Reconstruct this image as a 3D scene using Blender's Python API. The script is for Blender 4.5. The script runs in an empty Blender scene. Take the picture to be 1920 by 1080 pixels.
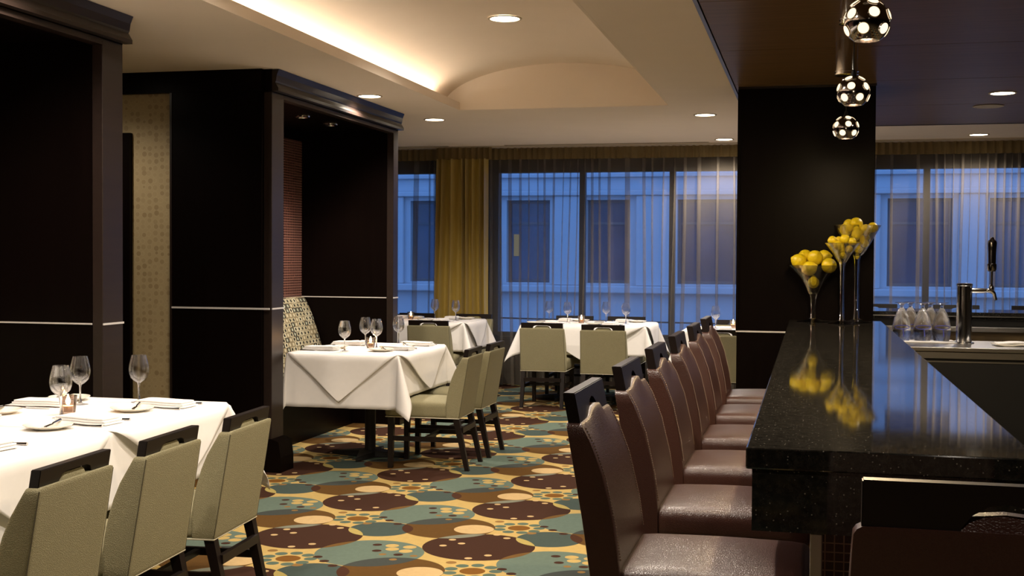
import bpy, bmesh, math, random
from mathutils import Vector, Matrix
random.seed(7)
PI = math.pi
SC = bpy.context.scene
COL = SC.collection

# ------------------------------------------------------------------ camera
FPX = 2300.0
YAW, PIT, ROL = math.radians(13.644), math.radians(1.401), math.radians(0.352)
CAM_H = 1.45
fw = Vector((-math.sin(YAW)*math.cos(PIT), math.cos(YAW)*math.cos(PIT), -math.sin(PIT)))
r0 = Vector((math.cos(YAW), math.sin(YAW), 0)); u0 = r0.cross(fw)
rt = r0*math.cos(ROL)+u0*math.sin(ROL); up = -r0*math.sin(ROL)+u0*math.cos(ROL)
cd = bpy.data.cameras.new('camera'); cam = bpy.data.objects.new('camera', cd); COL.objects.link(cam)
cd.sensor_width = 36.0; cd.sensor_fit = 'HORIZONTAL'; cd.lens = 36.0*FPX/1920.0; cd.clip_start = 0.05; cd.clip_end = 200
cam.matrix_world = Matrix(((rt.x, up.x, -fw.x, 0), (rt.y, up.y, -fw.y, 0), (rt.z, up.z, -fw.z, CAM_H), (0, 0, 0, 1)))
SC.camera = cam

# ------------------------------------------------------------------ sky and exposure
wd = bpy.data.worlds.new('dusk_sky'); SC.world = wd; wd.use_nodes = True
bg = wd.node_tree.nodes['Background']
bg.inputs[0].default_value = (0.17, 0.40, 1.0, 1); bg.inputs[1].default_value = 1.08
SC.view_settings.view_transform = 'Standard'; SC.view_settings.look = 'None'
SC.view_settings.exposure = 1.0; SC.view_settings.gamma = 1.0
SC.view_settings.use_curve_mapping = False

WARM = (1.0, 0.87, 0.735)
SPOT_W = 62.0

# ------------------------------------------------------------------ node helper
class NT:
    def __init__(s, name):
        s.m = bpy.data.materials.new(name); s.m.use_nodes = True
        s.t = s.m.node_tree; s.N = s.t.nodes; s.p = s.N['Principled BSDF']; s.out = s.N['Material Output']
    def n(s, typ, **kw):
        x = s.N.new(typ)
        for k, v in kw.items(): setattr(x, k, v)
        return x
    def put(s, sock, v):
        if isinstance(v, bpy.types.NodeSocket): s.t.links.new(v, sock)
        elif v is not None:
            try: sock.default_value = v
            except Exception: sock.default_value = (v[0], v[1], v[2], 1)
    def math(s, op, a, b=None, c=None):
        x = s.n('ShaderNodeMath', operation=op)
        s.put(x.inputs[0], a); s.put(x.inputs[1], b)
        if c is not None: s.put(x.inputs[2], c)
        return x.outputs[0]
    def vm(s, op, a, b=None, c=None):
        x = s.n('ShaderNodeVectorMath', operation=op)
        s.put(x.inputs[0], a)
        if b is not None: s.put(x.inputs[1], b)
        if c is not None: s.put(x.inputs[2], c)
        return x.outputs['Value'] if op in ('LENGTH', 'DISTANCE', 'DOT_PRODUCT') else x.outputs[0]
    def mix(s, f, a, b, blend='MIX'):
        x = s.n('ShaderNodeMix', data_type='RGBA', blend_type=blend)
        s.put(x.inputs[0], f)
        for i, v in ((6, a), (7, b)):
            if isinstance(v, tuple) and len(v) == 3: v = (*v, 1)
            s.put(x.inputs[i], v)
        return x.outputs[2]
    def obj(s): return s.n('ShaderNodeTexCoord').outputs['Object']
    def noise(s, vec, scale, detail=3, rough=.5):
        x = s.n('ShaderNodeTexNoise'); s.put(x.inputs['Vector'], vec); x.inputs['Scale'].default_value = scale
        x.inputs['Detail'].default_value = detail; x.inputs['Roughness'].default_value = rough
        return x.outputs[0]
    def vor(s, vec, scale, feature='F1'):
        x = s.n('ShaderNodeTexVoronoi', feature=feature); s.put(x.inputs['Vector'], vec); x.inputs['Scale'].default_value = scale
        return x
    def ramp(s, f, stops):
        x = s.n('ShaderNodeValToRGB'); s.put(x.inputs[0], f); e = x.color_ramp.elements
        while len(e) < len(stops): e.new(0.5)
        for i, (p, c) in enumerate(stops): e[i].position = p; e[i].color = (*c, 1)
        return x.outputs[0]
    def bump(s, h, strength=.2, dist=.01):
        x = s.n('ShaderNodeBump'); x.inputs['Strength'].default_value = strength; x.inputs['Distance'].default_value = dist
        s.put(x.inputs['Height'], h); s.t.links.new(x.outputs[0], s.p.inputs['Normal'])
    def base(s, c, rough=.5, metal=0, spec=.5):
        s.put(s.p.inputs['Base Color'], (*c, 1) if isinstance(c, tuple) else c)
        s.put(s.p.inputs['Roughness'], rough); s.put(s.p.inputs['Metallic'], metal); s.put(s.p.inputs['Specular IOR Level'], spec)
        return s.m

M = {}
def simple(name, c, rough=.5, metal=0, spec=.5, grain=None):
    t = NT(name)
    col = c
    if grain:
        sc, amt = grain
        f = t.noise(t.obj(), sc, 4)
        col = t.mix(f, tuple(v*(1-amt) for v in c), tuple(v*(1+amt) for v in c))
        t.bump(f, .05, .004)
    M[name] = t.base(col, rough, metal, spec); return M[name]

simple('ceiling_paint', (.90, .79, .675), .85, spec=.1, grain=(3, .03))
simple('plaster_dark', (.02, .014, .010), .7, grain=(4, .1))
simple('chrome', (.80, .80, .81), .12, 1, grain=(2, .02))
simple('dark_chrome', (.35, .33, .33), .10, 1, grain=(2, .02))
simple('steel', (.55, .53, .50), .28, 1, grain=(6, .08))
simple('strip_metal', (.86, .83, .80), .35, .35, grain=(6, .03))
simple('cutlery', (.52, .50, .48), .15, 1, grain=(8, .05))
simple('plate', (.84, .80, .70), .18, grain=(5, .02))
simple('linen', (.83, .81, .79), .9, spec=.1, grain=(30, .03))
simple('black_iron', (.012, .011, .010), .55, grain=(60, .3))
simple('black', (.006, .006, .006), .5, grain=(10, .1))
simple('beige_lacquer', (.36, .27, .16), .45, grain=(5, .05))
simple('cream_disc', (.55, .47, .36), .6, grain=(5, .03))
simple('piping', (.62, .58, .44), .8, grain=(40, .1))
simple('lemon_green', (.52, .50, .03), .4, grain=(10, .2))
simple('blue_print', (.06, .07, .42), .4, grain=(10, .1))
simple('wax', (.80, .66, .48), .5, grain=(10, .05))
simple('cable', (.006, .008, .012), .6, grain=(5, .1))
simple('street', (.05, .05, .055), .9, grain=(.5, .3))
simple('seam_thread', (.10, .088, .05), .8, grain=(40, .1))
simple('stitch', (.30, .21, .16), .8, grain=(40, .1))
simple('steel_frame', (.012, .012, .014), .4, grain=(8, .1))

def wood(name, c, rough, spec, axis, amt=.35, coat=0):
    t = NT(name)
    sc = {'x': (.6, 14, 14), 'y': (14, .6, 14), 'z': (14, 14, .6)}[axis]
    v = t.vm('MULTIPLY', t.obj(), sc)
    f = t.noise(v, 2.2, 6, .6)
    col = t.mix(f, tuple(x*(1-amt) for x in c), tuple(x*(1+amt) for x in c))
    t.bump(f, .03, .003)
    M[name] = t.base(col, rough, 0, spec)
    if coat: t.p.inputs['Coat Weight'].default_value = coat; t.p.inputs['Coat Roughness'].default_value = .06
wood('espresso', (.0036, .0019, .0015), .33, .06, 'z')
wood('espresso_rail', (.0085, .0048, .0040), .38, .3, 'x')
wood('soffit_wood', (.16, .096, .045), .34, .03, 'x', .40)
wood('espresso_bright', (.020, .0125, .010), .32, .4, 'y')

# fabrics
t = NT('chair_fabric'); o = t.obj()
v1 = t.vor(o, 330); v2 = t.noise(o, 9, 3)
f = t.math('MULTIPLY', v1.outputs['Distance'], 1.3)
col = t.mix(f, (.205, .185, .105), (.33, .305, .185)); col = t.mix(t.math('MULTIPLY', v2, .35), col, (.21, .185, .11))
t.bump(v1.outputs['Distance'], .45, .003)
M['chair_fabric'] = t.base(col, .8, spec=.25)

t = NT('leather'); o = t.obj()
v1 = t.vor(o, 210, 'DISTANCE_TO_EDGE'); v2 = t.noise(o, 6, 3)
col = t.mix(v2, (.036, .0122, .0080), (.052, .019, .013))
f = t.math('MINIMUM', v1.outputs['Distance'], .18); t.bump(f, .35, .005)
M['leather'] = t.base(col, .33, spec=.55)

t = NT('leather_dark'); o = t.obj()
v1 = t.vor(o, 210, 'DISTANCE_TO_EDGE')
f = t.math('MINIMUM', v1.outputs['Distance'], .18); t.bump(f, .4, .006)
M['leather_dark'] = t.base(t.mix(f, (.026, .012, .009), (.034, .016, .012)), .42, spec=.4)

t = NT('granite'); o = t.obj()
v1 = t.vor(o, 130); n1 = t.noise(o, 60, 5, .8); n2 = t.noise(o, 14, 3)
sp = t.math('LESS_THAN', v1.outputs['Distance'], .22)
rnd = t.n('ShaderNodeSeparateColor'); t.put(rnd.inputs[0], v1.outputs['Color'])
sp = t.math('MULTIPLY', sp, t.math('GREATER_THAN', rnd.outputs[0], .80))
col = t.mix(t.ramp(n1, [(.35, (0, 0, 0)), (.7, (1, 1, 1))]), (.004, .004, .0035), (.036, .032, .026)); col = t.mix(t.math('MULTIPLY', n2, .5), col, (.010, .0095, .008))
col = t.mix(sp, col, (.20, .185, .155))
M['granite'] = t.base(col, .045, spec=.60)

t = NT('wallpaper'); o = t.obj()
v = t.vm('MULTIPLY', o, (1, 0, 1)); v1 = t.vor(v, 22); v1.inputs['Randomness'].default_value = .35
ring = t.math('ABSOLUTE', t.math('SUBTRACT', v1.outputs['Distance'], .43)); ring = t.math('LESS_THAN', ring, .04)
rnd = t.n('ShaderNodeSeparateColor'); t.put(rnd.inputs[0], v1.outputs['Color'])
inside = t.math('LESS_THAN', v1.outputs['Distance'], .43)
col = t.mix(t.math('MULTIPLY', inside, rnd.outputs[0]), (.40, .31, .165), (.30, .22, .11))
col = t.mix(t.math('MULTIPLY', ring, .5), col, (.46, .37, .21))
M['wallpaper'] = t.base(col, .55, spec=.3)

t = NT('mosaic'); o = t.obj()
sx = t.n('ShaderNodeSeparateXYZ'); t.put(sx.inputs[0], o)
cb = t.n('ShaderNodeCombineXYZ'); t.put(cb.inputs[0], t.math('ADD', sx.outputs[1], sx.outputs[0])); t.put(cb.inputs[1], sx.outputs[2])
br = t.n('ShaderNodeTexBrick'); t.put(br.inputs['Vector'], cb.outputs[0])
br.offset = 0; br.squash = 1
for k, vv in (('Scale', 1.0), ('Mortar Size', .0016), ('Brick Width', .022), ('Row Height', .022), ('Mortar Smooth', .1), ('Bias', 0.0)): br.inputs[k].default_value = vv
br.inputs['Color1'].default_value = (.045, .014, .012, 1); br.inputs['Color2'].default_value = (.10, .035, .028, 1); br.inputs['Mortar'].default_value = (.42, .25, .20, 1)
t.bump(br.outputs['Fac'], -.3, .002)
M['mosaic'] = t.base(br.outputs[0], .22, spec=.6)

t = NT('banquette_pattern'); o = t.obj()
sx = t.n('ShaderNodeSeparateXYZ'); t.put(sx.inputs[0], o)
row = t.math('DIVIDE', sx.outputs[2], .039); ri = t.math('FLOOR', row)
cy = t.math('ADD', t.math('DIVIDE', sx.outputs[1], .070), t.math('MULTIPLY', ri, .37)); ci = t.math('FLOOR', cy)
fu = t.math('SUBTRACT', t.math('FRACT', cy), .5); fv = t.math('SUBTRACT', t.math('FRACT', row), .5)
cb = t.n('ShaderNodeCombineXYZ'); t.put(cb.inputs[0], ci); t.put(cb.inputs[1], ri)
wn = t.n('ShaderNodeTexWhiteNoise', noise_dimensions='2D'); t.put(wn.inputs['Vector'], cb.outputs[0])
a = t.math('MAXIMUM', t.math('ABSOLUTE', fu), t.math('ABSOLUTE', fv))
oval = t.math('ADD', t.math('POWER', t.math('DIVIDE', fu, .22), 2), t.math('POWER', t.math('DIVIDE', fv, .34), 2))
oval = t.math('LESS_THAN', oval, 1)
bgc = t.ramp(wn.outputs[0], [(0, (.50, .45, .30)), (.35, (.30, .25, .15)), (.6, (.03, .03, .025)), (.85, (.62, .58, .42))])
inn = t.ramp(wn.outputs[0], [(0, (.02, .02, .018)), (.35, (.55, .50, .36)), (.6, (.45, .47, .36)), (.85, (.015, .015, .013))])
for x in (bgc, inn): x.node.color_ramp.interpolation = 'CONSTANT'
col = t.mix(oval, bgc, inn); col = t.mix(t.math('GREATER_THAN', a, .45), col, (.16, .13, .085))
M['banquette_pattern'] = t.base(col, .75, spec=.2)

t = NT('lemon_skin'); o = t.obj(); n1 = t.noise(o, 60, 2); t.bump(n1, .15, .004)
M['lemon_skin'] = t.base(t.mix(t.noise(o, 8, 2), (.80, .56, .005), (.88, .70, .02)), .35, spec=.5)
t = NT('limestone'); o = t.obj(); n1 = t.noise(o, .8, 5); n2 = t.noise(o, 7, 4)
M['limestone'] = t.base(t.mix(n2, t.mix(n1, (.40, .42, .45), (.52, .54, .58)), (.47, .49, .52)), .85, spec=.2)
simple('facade_glass', (.035, .055, .10), .15, 0, .5, grain=(1.5, .5))
simple('facade_frame', (.07, .08, .10), .5, grain=(3, .1))

def glassy(name, tint, base_f, edge_f, rough=.02):
    t = NT(name); t.N.remove(t.p)
    fr = t.n('ShaderNodeFresnel'); fr.inputs['IOR'].default_value = 1.5
    tr = t.n('ShaderNodeBsdfTransparent'); tr.inputs[0].default_value = (*tint, 1)
    gl = t.n('ShaderNodeBsdfGlossy'); gl.inputs['Roughness'].default_value = rough; gl.inputs[0].default_value = (.95, .95, .95, 1)
    nz = t.noise(t.obj(), 3, 1)
    f = t.math('ADD', t.math('MULTIPLY', fr.outputs[0], edge_f), t.math('MULTIPLY', nz, base_f))
    f = t.math('MINIMUM', f, .9)
    mx = t.n('ShaderNodeMixShader'); t.put(mx.inputs[0], f); t.t.links.new(tr.outputs[0], mx.inputs[1]); t.t.links.new(gl.outputs[0], mx.inputs[2])
    t.t.links.new(mx.outputs[0], t.out.inputs[0]); M[name] = t.m
def solid_glass(name, tint, part):
    t = NT(name); t.N.remove(t.p)
    tr = t.n('ShaderNodeBsdfTransparent'); tr.inputs[0].default_value = (*tint, 1)
    gl = t.n('ShaderNodeBsdfGlass'); gl.inputs['IOR'].default_value = 1.47; gl.inputs['Roughness'].default_value = .0
    nz = t.noise(t.obj(), 3, 1); t.put(gl.inputs[0], t.mix(nz, (.98, .98, .98), (1, 1, 1)))
    mx = t.n('ShaderNodeMixShader'); mx.inputs[0].default_value = part; t.t.links.new(tr.outputs[0], mx.inputs[1]); t.t.links.new(gl.outputs[0], mx.inputs[2])
    t.t.links.new(mx.outputs[0], t.out.inputs[0]); M[name] = t.m
solid_glass('clear_glass', (.99, .99, .99), .55)
solid_glass('vase_glass', (.99, .99, .99), .42)
solid_glass('stem_glass', (.99, .99, .99), .9)
glassy('window_glass', (.93, .95, .96), .01, .25)
glassy('votive_glass', (.72, .62, .55), .05, .9)

def sheer(name, c, op, gold=False):
    t = NT(name); t.N.remove(t.p)
    tr = t.n('ShaderNodeBsdfTransparent'); df = t.n('ShaderNodeBsdfDiffuse'); tl = t.n('ShaderNodeBsdfTranslucent')
    w = t.noise(t.vm('MULTIPLY', t.obj(), (40, 40, 3)), 6, 3)
    cc = t.mix(w, tuple(x*.8 for x in c), tuple(x*1.2 for x in c))
    t.put(df.inputs[0], cc); t.put(tl.inputs[0], cc)
    m1 = t.n('ShaderNodeMixShader'); m1.inputs[0].default_value = .45; t.t.links.new(df.outputs[0], m1.inputs[1]); t.t.links.new(tl.outputs[0], m1.inputs[2])
    m2 = t.n('ShaderNodeMixShader'); m2.inputs[0].default_value = op; t.t.links.new(tr.outputs[0], m2.inputs[1]); t.t.links.new(m1.outputs[0], m2.inputs[2])
    t.t.links.new(m2.outputs[0], t.out.inputs[0]); M[name] = t.m
sheer('sheer_fabric', (.33, .285, .225), .34)
sheer('heading_fabric', (.36, .26, .12), .88)
t = NT('gold_fabric'); o = t.obj(); w = t.noise(t.vm('MULTIPLY', o, (9, 9, .8)), 5, 3)
M['gold_fabric'] = t.base(t.mix(w, (.38, .27, .045), (.52, .37, .075)), .40, spec=.5); t.p.inputs['Sheen Weight'].default_value = .3

def emit(name, c, s):
    t = NT(name); t.N.remove(t.p); e = t.n('ShaderNodeEmission')
    nz = t.noise(t.obj(), 2, 0); t.put(e.inputs[0], t.mix(nz, tuple(x*.97 for x in c), c)); e.inputs[1].default_value = s
    t.t.links.new(e.outputs[0], t.out.inputs[0]); M[name] = t.m
emit('lamp_disc', (1, .88, .68), 9.0)
emit('cove_led', (1, .86, .68), 8.5)
emit('flame', (1, .66, .28), 90.0)
emit('bulb', (1, .80, .45), 30.0)
emit('pendant_lens', (1, .72, .42), 1.05)
emit('shop_light', (1, .9, .6), .10)

# carpet ------------------------------------------------------------
t = NT('carpet'); o = t.obj()
CW, CH = .918, .937
pos = t.vm('SUBTRACT', o, (-1.502, 6.38, 0)); pos = t.vm('MULTIPLY', pos, (1, 1, 0))
def circ(c, r):
    d = t.vm('WRAP', t.vm('SUBTRACT', pos, (c[0], c[1], 0)), (CW/2, CH/2, .5), (-CW/2, -CH/2, -.5))
    return t.math('SUBTRACT', t.vm('LENGTH', d), r)
def union(lst):
    x = circ(*lst[0])
    for q in lst[1:]: x = t.math('MINIMUM', x, circ(*q))
    return t.math('LESS_THAN', x, 0)
Bc, Gc, Dc, Tc, Cc = (-.097, -.468), (-.366, -.09), (.212, -.215), (.337, .21), (-.225, -.092)
mB, mG, mD, mT, mC = [union([(c, r)]) for c, r in ((Bc, .283), (Gc, .250), (Dc, .172), (Tc, .268), (Cc, .107))]
ax, ay = Vector((.97, .237)), Vector((-.237, .97))
def at(c, dx, dy, sx, sy):
    p = ax*(dx*sx)+ay*(dy*sy); return (c[0]+p.x, c[1]+p.y)
YEL, TEAL, GOLD, SLATE, BROWN, CREAM, ORANGE = (.60, .43, .155), (.150, .205, .165), (.135, .068, .018), (.070, .100, .090), (.060, .026, .016), (.66, .47, .23), (.22, .095, .018)
AND = lambda a, b: t.math('MULTIPLY', a, b)
col = t.mix(mT, YEL, TEAL); col = t.mix(mG, col, GOLD); col = t.mix(mD, col, SLATE); col = t.mix(mB, col, BROWN)
col = t.mix(AND(mB, mT), col, (.185, .100, .030)); col = t.mix(AND(mB, mD), col, (.50, .40, .13)); col = t.mix(AND(mG, mD), col, (.075, .030, .016))
col = t.mix(AND(mG, mT), col, (.062, .072, .066)); col = t.mix(AND(mG, mB), col, (.24, .25, .19)); col = t.mix(mC, col, CREAM)
sB = (.283/510, -.283/120); sT = (.268/400, -.268/92)
dotsB = [(at(Bc, x-950, y-515, *sB), .019) for x, y in ((700, 450), (625, 505), (790, 485), (1205, 433), (1040, 590), (870, 615), (1110, 400))]
dotsBr = [(at(Tc, x-490, y-185, *sT), .024) for x, y in ((520, 127), (535, 170), (705, 197), (130, 215), (195, 243), (275, 273))]
dotsY = [(at(Tc, x-490, y-185, *sT), .034) for x, y in ((635, 133), (645, 158), (750, 172), (770, 143))]
dotsTan = [(at(Tc, x-490, y-185, *sT), .019) for x, y in ((590, 195), (680, 230), (820, 205))] + [((.09, -.10), .028), ((-.14, .13), .026)]
pet = [((.108*math.cos(k*PI*2/9+.2), .108*math.sin(k*PI*2/9+.2)), .031) for k in range(9)]
col = t.mix(union(dotsY), col, YEL); col = t.mix(union(dotsBr), col, BROWN); col = t.mix(union(dotsTan), col, (.30, .17, .055)); col = t.mix(union(dotsB), col, CREAM)
col = t.mix(union(pet), col, (.115, .165, .125)); col = t.mix(union([((0, 0), .060)]), col, ORANGE)
n1 = t.noise(o, 420, 2, .7); n2 = t.noise(o, 35, 3)
col = t.mix(t.math('MULTIPLY', n1, .42), col, (0, 0, 0)); col = t.mix(t.math('MULTIPLY', n2, .25), col, (.02, .016, .01))
t.bump(n1, .35, .004)
M['carpet'] = t.base(col, .95, spec=.05)

# ------------------------------------------------------------------ mesh helpers
class MB:
    def __init__(s): s.bm = bmesh.new()
    def box(s, x0, x1, y0, y1, z0, z1, bev=0, seg=2):
        vs = [s.bm.verts.new((x, y, z)) for z in (z0, z1) for y in (y0, y1) for x in (x0, x1)]
        fs = [s.bm.faces.new([vs[i] for i in q]) for q in ((0, 2, 3, 1), (4, 5, 7, 6), (0, 1, 5, 4), (2, 6, 7, 3), (0, 4, 6, 2), (1, 3, 7, 5))]
        if bev:
            es = list({e for f in fs for e in f.edges})
            bmesh.ops.bevel(s.bm, geom=es, offset=bev, segments=seg, affect='EDGES', profile=.5)
        return s
    def rbox(s, x0, x1, y0, y1, z0, z1, r, cuts=8, warp=None):
        """box with rounded edges, finely divided so that it can be shaped"""
        b = bmesh.new(); bmesh.ops.create_cube(b, size=2)
        bmesh.ops.subdivide_edges(b, edges=b.edges[:], cuts=cuts, use_grid_fill=True)
        h = Vector(((x1-x0)/2, (y1-y0)/2, (z1-z0)/2)); c = Vector(((x1+x0)/2, (y1+y0)/2, (z1+z0)/2))
        out = {}
        for v in b.verts:
            u = v.co.copy()
            for i in range(3):            # crowd the divisions towards the edges
                a = u[i]; u[i] = math.copysign(1-(1-abs(a))**1.6, a)
            p = Vector((u.x*h.x, u.y*h.y, u.z*h.z))
            q = Vector([max(-(h[i]-r), min(h[i]-r, p[i])) for i in range(3)])
            d = p-q
            if d.length > 1e-9: p = q+d.normalized()*r
            p = p+c
            if warp: p = Vector(warp(p))
            out[v.index] = s.bm.verts.new(p)
        for f in b.faces: s.bm.faces.new([out[v.index] for v in f.verts])
        b.free(); return s
    def lathe(s, prof, seg=24, c=(0, 0, 0), cap=False):
        rings = []
        for r, z in prof:
            if r < 1e-6: rings.append([s.bm.verts.new((c[0], c[1], c[2]+z))])
            else: rings.append([s.bm.verts.new((c[0]+r*math.cos(2*PI*k/seg), c[1]+r*math.sin(2*PI*k/seg), c[2]+z)) for k in range(seg)])
        for a, b in zip(rings, rings[1:]):
            for k in range(seg):
                k2 = (k+1) % seg
                if len(a) == 1 and len(b) == 1: continue
                if len(a) == 1: s.bm.faces.new((a[0], b[k2], b[k]))
                elif len(b) == 1: s.bm.faces.new((a[k], a[k2], b[0]))
                else: s.bm.faces.new((a[k], a[k2], b[k2], b[k]))
        return s
    def tube(s, pts, rad, seg=8, closed=False):
        pts = [Vector(p) for p in pts]; n = len(pts); rings = []
        rad = rad if isinstance(rad, (list, tuple)) else [rad]*n
        for i, p in enumerate(pts):
            a = pts[i-1] if (i > 0 or closed) else p; b = pts[(i+1) % n] if (i < n-1 or closed) else p
            d = (b-a).normalized() if (b-a).length > 1e-9 else Vector((0, 0, 1))
            x = d.cross(Vector((0, 0, 1)));
            if x.length < 1e-3: x = d.cross(Vector((0, 1, 0)))
            x.normalize(); y = d.cross(x)
            rings.append([s.bm.verts.new(p+(x*math.cos(2*PI*k/seg)+y*math.sin(2*PI*k/seg))*rad[i]) for k in range(seg)])
        m = n if closed else n-1
        for i in range(m):
            a, b = rings[i], rings[(i+1) % n]
            for k in range(seg): s.bm.faces.new((a[k], a[(k+1) % seg], b[(k+1) % seg], b[k]))
        if not closed:
            s.bm.faces.new(rings[0][::-1]); s.bm.faces.new(rings[-1])
        return s
    def leg(s, p0, p1, a0, a1):
        """square tapered bar from p0 (half width a0) to p1 (half width a1)"""
        p0, p1 = Vector(p0), Vector(p1)
        r = [[s.bm.verts.new(p+Vector((i*a, j*a, 0))) for i, j in ((-1, -1), (1, -1), (1, 1), (-1, 1))] for p, a in ((p0, a0), (p1, a1))]
        for k in range(4): s.bm.faces.new((r[0][k], r[0][(k+1) % 4], r[1][(k+1) % 4], r[1][k]))
        s.bm.faces.new(r[0][::-1]); s.bm.faces.new(r[1]); return s
    def prism(s, poly, axis, lo, hi, bev=0, warp=None):
        mk = {'x': lambda a, b, w: (w, a, b), 'y': lambda a, b, w: (a, w, b), 'z': lambda a, b, w: (a, b, w)}[axis]
        A = [s.bm.verts.new(mk(a, b, lo)) for a, b in poly]; Bv = [s.bm.verts.new(mk(a, b, hi)) for a, b in poly]
        n = len(poly); fs = [s.bm.faces.new(A), s.bm.faces.new(Bv[::-1])]
        for k in range(n): fs.append(s.bm.faces.new((A[k], Bv[k], Bv[(k+1) % n], A[(k+1) % n])))
        if bev: bmesh.ops.bevel(s.bm, geom=list({e for f in fs for e in f.edges}), offset=bev, segments=2, affect='EDGES')
        if warp:
            for v in s.bm.verts: v.co = Vector(warp(v.co))
        return s
    def grid(s, fn, nu, nv):
        V = [[s.bm.verts.new(fn(i/nu, j/nv)) for i in range(nu+1)] for j in range(nv+1)]
        for j in range(nv):
            for i in range(nu): s.bm.faces.new((V[j][i], V[j][i+1], V[j+1][i+1], V[j+1][i]))
        return s
    def build(s, name, mat, parent=None, smooth=True, angle=38, loc=None, rz=0):
        bmesh.ops.recalc_face_normals(s.bm, faces=s.bm.faces[:])
        me = bpy.data.meshes.new(name); s.bm.to_mesh(me); s.bm.free()
        me.materials.append(M[mat])
        if smooth:
            for p in me.polygons: p.use_smooth = True
            me.set_sharp_from_angle(angle=math.radians(angle))
        ob = bpy.data.objects.new(name, me); COL.objects.link(ob)
        if parent: ob.parent = parent
        if loc: ob.location = loc
        if rz: ob.rotation_euler.z = rz
        return ob

def tag(o, label=None, cat=None, group=None, kind=None):
    if label: o['label'] = label
    if cat: o['category'] = cat
    if group: o['group'] = group
    if kind: o['kind'] = kind
    return o
def thing(name, label, cat, loc=(0, 0, 0), rz=0, group=None, kind=None):
    o = bpy.data.objects.new(name, None); COL.objects.link(o); o.empty_display_size = .1
    o.location = loc; o.rotation_euler = (0, 0, rz); return tag(o, label, cat, group, kind)
def struct(o, label=None): return tag(o, label, None, None, 'structure')
KIDS = {}
def copy_tree(o, parent=None):
    c = o.copy(); COL.objects.link(c); c.parent = parent
    for ch in o.children: copy_tree(ch, c)
    return c
class Proto:
    """first use places the original, later uses copy it with its parts"""
    def __init__(s, maker): s.maker = maker; s.o = None; s.used = False
    def __call__(s, loc, rz=0, label=None, group=None, scale=None):
        if s.o is None: s.o = s.maker(); o = s.o
        else: o = copy_tree(s.o)
        o.location = loc; o.rotation_euler = (0, 0, rz)
        if scale: o.scale = scale
        else: o.scale = (1, 1, 1)
        tag(o, label, None, group); return o

# ------------------------------------------------------------------ shell of the room
CE = 2.70
struct(MB().box(-8, 5, -3.2, 14, -.06, 0).build('floor', 'carpet', smooth=False), 'patterned carpet of brown, teal and gold circles')
# painted ceiling around the vault
VX0, VX1, VY0, VY1 = -2.90, -1.135, .8, 10.03
ce = MB()
ce.box(-8, VX0-.02, -3.2, 14, CE, CE+.004); ce.box(VX1+.02, -.558, -3.2, 14, CE, CE+.004)
ce.box(VX0-.02, VX1+.02, -3.2, VY0, CE, CE+.004); ce.box(VX0-.02, VX1+.02, VY1, 14, CE, CE+.004); ce.box(-.558, 5, 11.81, 14, CE, CE+.004)
ceil = struct(ce.build('ceiling', 'ceiling_paint', smooth=False), 'cream painted ceiling around a shallow lit vault')
va = MB()
N = 40
def arc(k):
    a = PI*k/N; return (-2.02-1.02*math.cos(a), 2.735+.335*math.sin(a))
va.grid(lambda u, v: (arc(round(u*N))[0], VY0-.1+(VY1-VY0+.1)*v, arc(round(u*N))[1]), N, 8)
va.build('vault', 'ceiling_paint', ceil)
MB().prism([arc(k) for k in range(N+1)]+[(-1.0, 2.7045), (-3.04, 2.7045)], 'y', VY1, VY1+.05).build('vault_end', 'ceiling_paint', ceil, smooth=False)
MB().prism([arc(k) for k in range(N+1)]+[(-1.0, 2.7045), (-3.04, 2.7045)], 'y', VY0-.05, VY0).build('vault_end', 'ceiling_paint', ceil, smooth=False)
lp = MB(); lp.box(VX0-.0195, VX0, VY0+.001, VY1-.001, CE, CE+.065).box(-3.1, VX0-.02, VY0, VY1, CE+.006, CE+.03)
lp.build('cove_lip', 'ceiling_paint', ceil, smooth=False)
lp = MB(); lp.box(VX1, VX1+.0195, VY0+.001, VY1-.001, CE, CE+.065).box(VX1+.02, -.9, VY0, VY1, CE+.006, CE+.03)
lp.build('cove_lip', 'ceiling_paint', ceil, smooth=False)
led = MB().box(-2.995, -2.965, VY0+.05, 9.62, CE+.032, CE+.045).build('cove_light_strip', 'cove_led', smooth=False)
tag(led, 'warm white light strip tucked behind the lip of the ceiling vault', 'light strip')
# roof deck over everything keeps the sky out
struct(MB().box(-8, 5, -3.2, 14, 3.16, 3.22).build('ceiling_deck', 'plaster_dark', smooth=False), 'dark deck above the suspended ceiling')

# dark timber soffit above the bar
so = struct(thing('ceiling_soffit', None, None), 'glossy dark timber ceiling panels above the bar')
ys = [-3.2, -1.19, .245, 1.68, 3.115, 4.55, 5.985, 7.42, 8.855, 10.29, 11.80]
for a, b in zip(ys, ys[1:]):
    MB().box(-.535, 5, a+.003, b-.003, CE-.012, CE+.03, .002, 1).build('soffit_panel', 'soffit_wood', so, smooth=False)
MB().box(-.56, -.540, -3.2, 11.81, CE-.016, CE+.03).build('edge_trim', 'espresso_bright', so, smooth=False)
MB().box(-.56, 5, 11.80, 11.815, CE-.016, CE+.03).build('edge_trim', 'espresso_bright', so, smooth=False)
MB().box(-.54, 5, -3.2, 11.8, CE+.03, CE+.05).build('backing', 'black', so, smooth=False)

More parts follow.
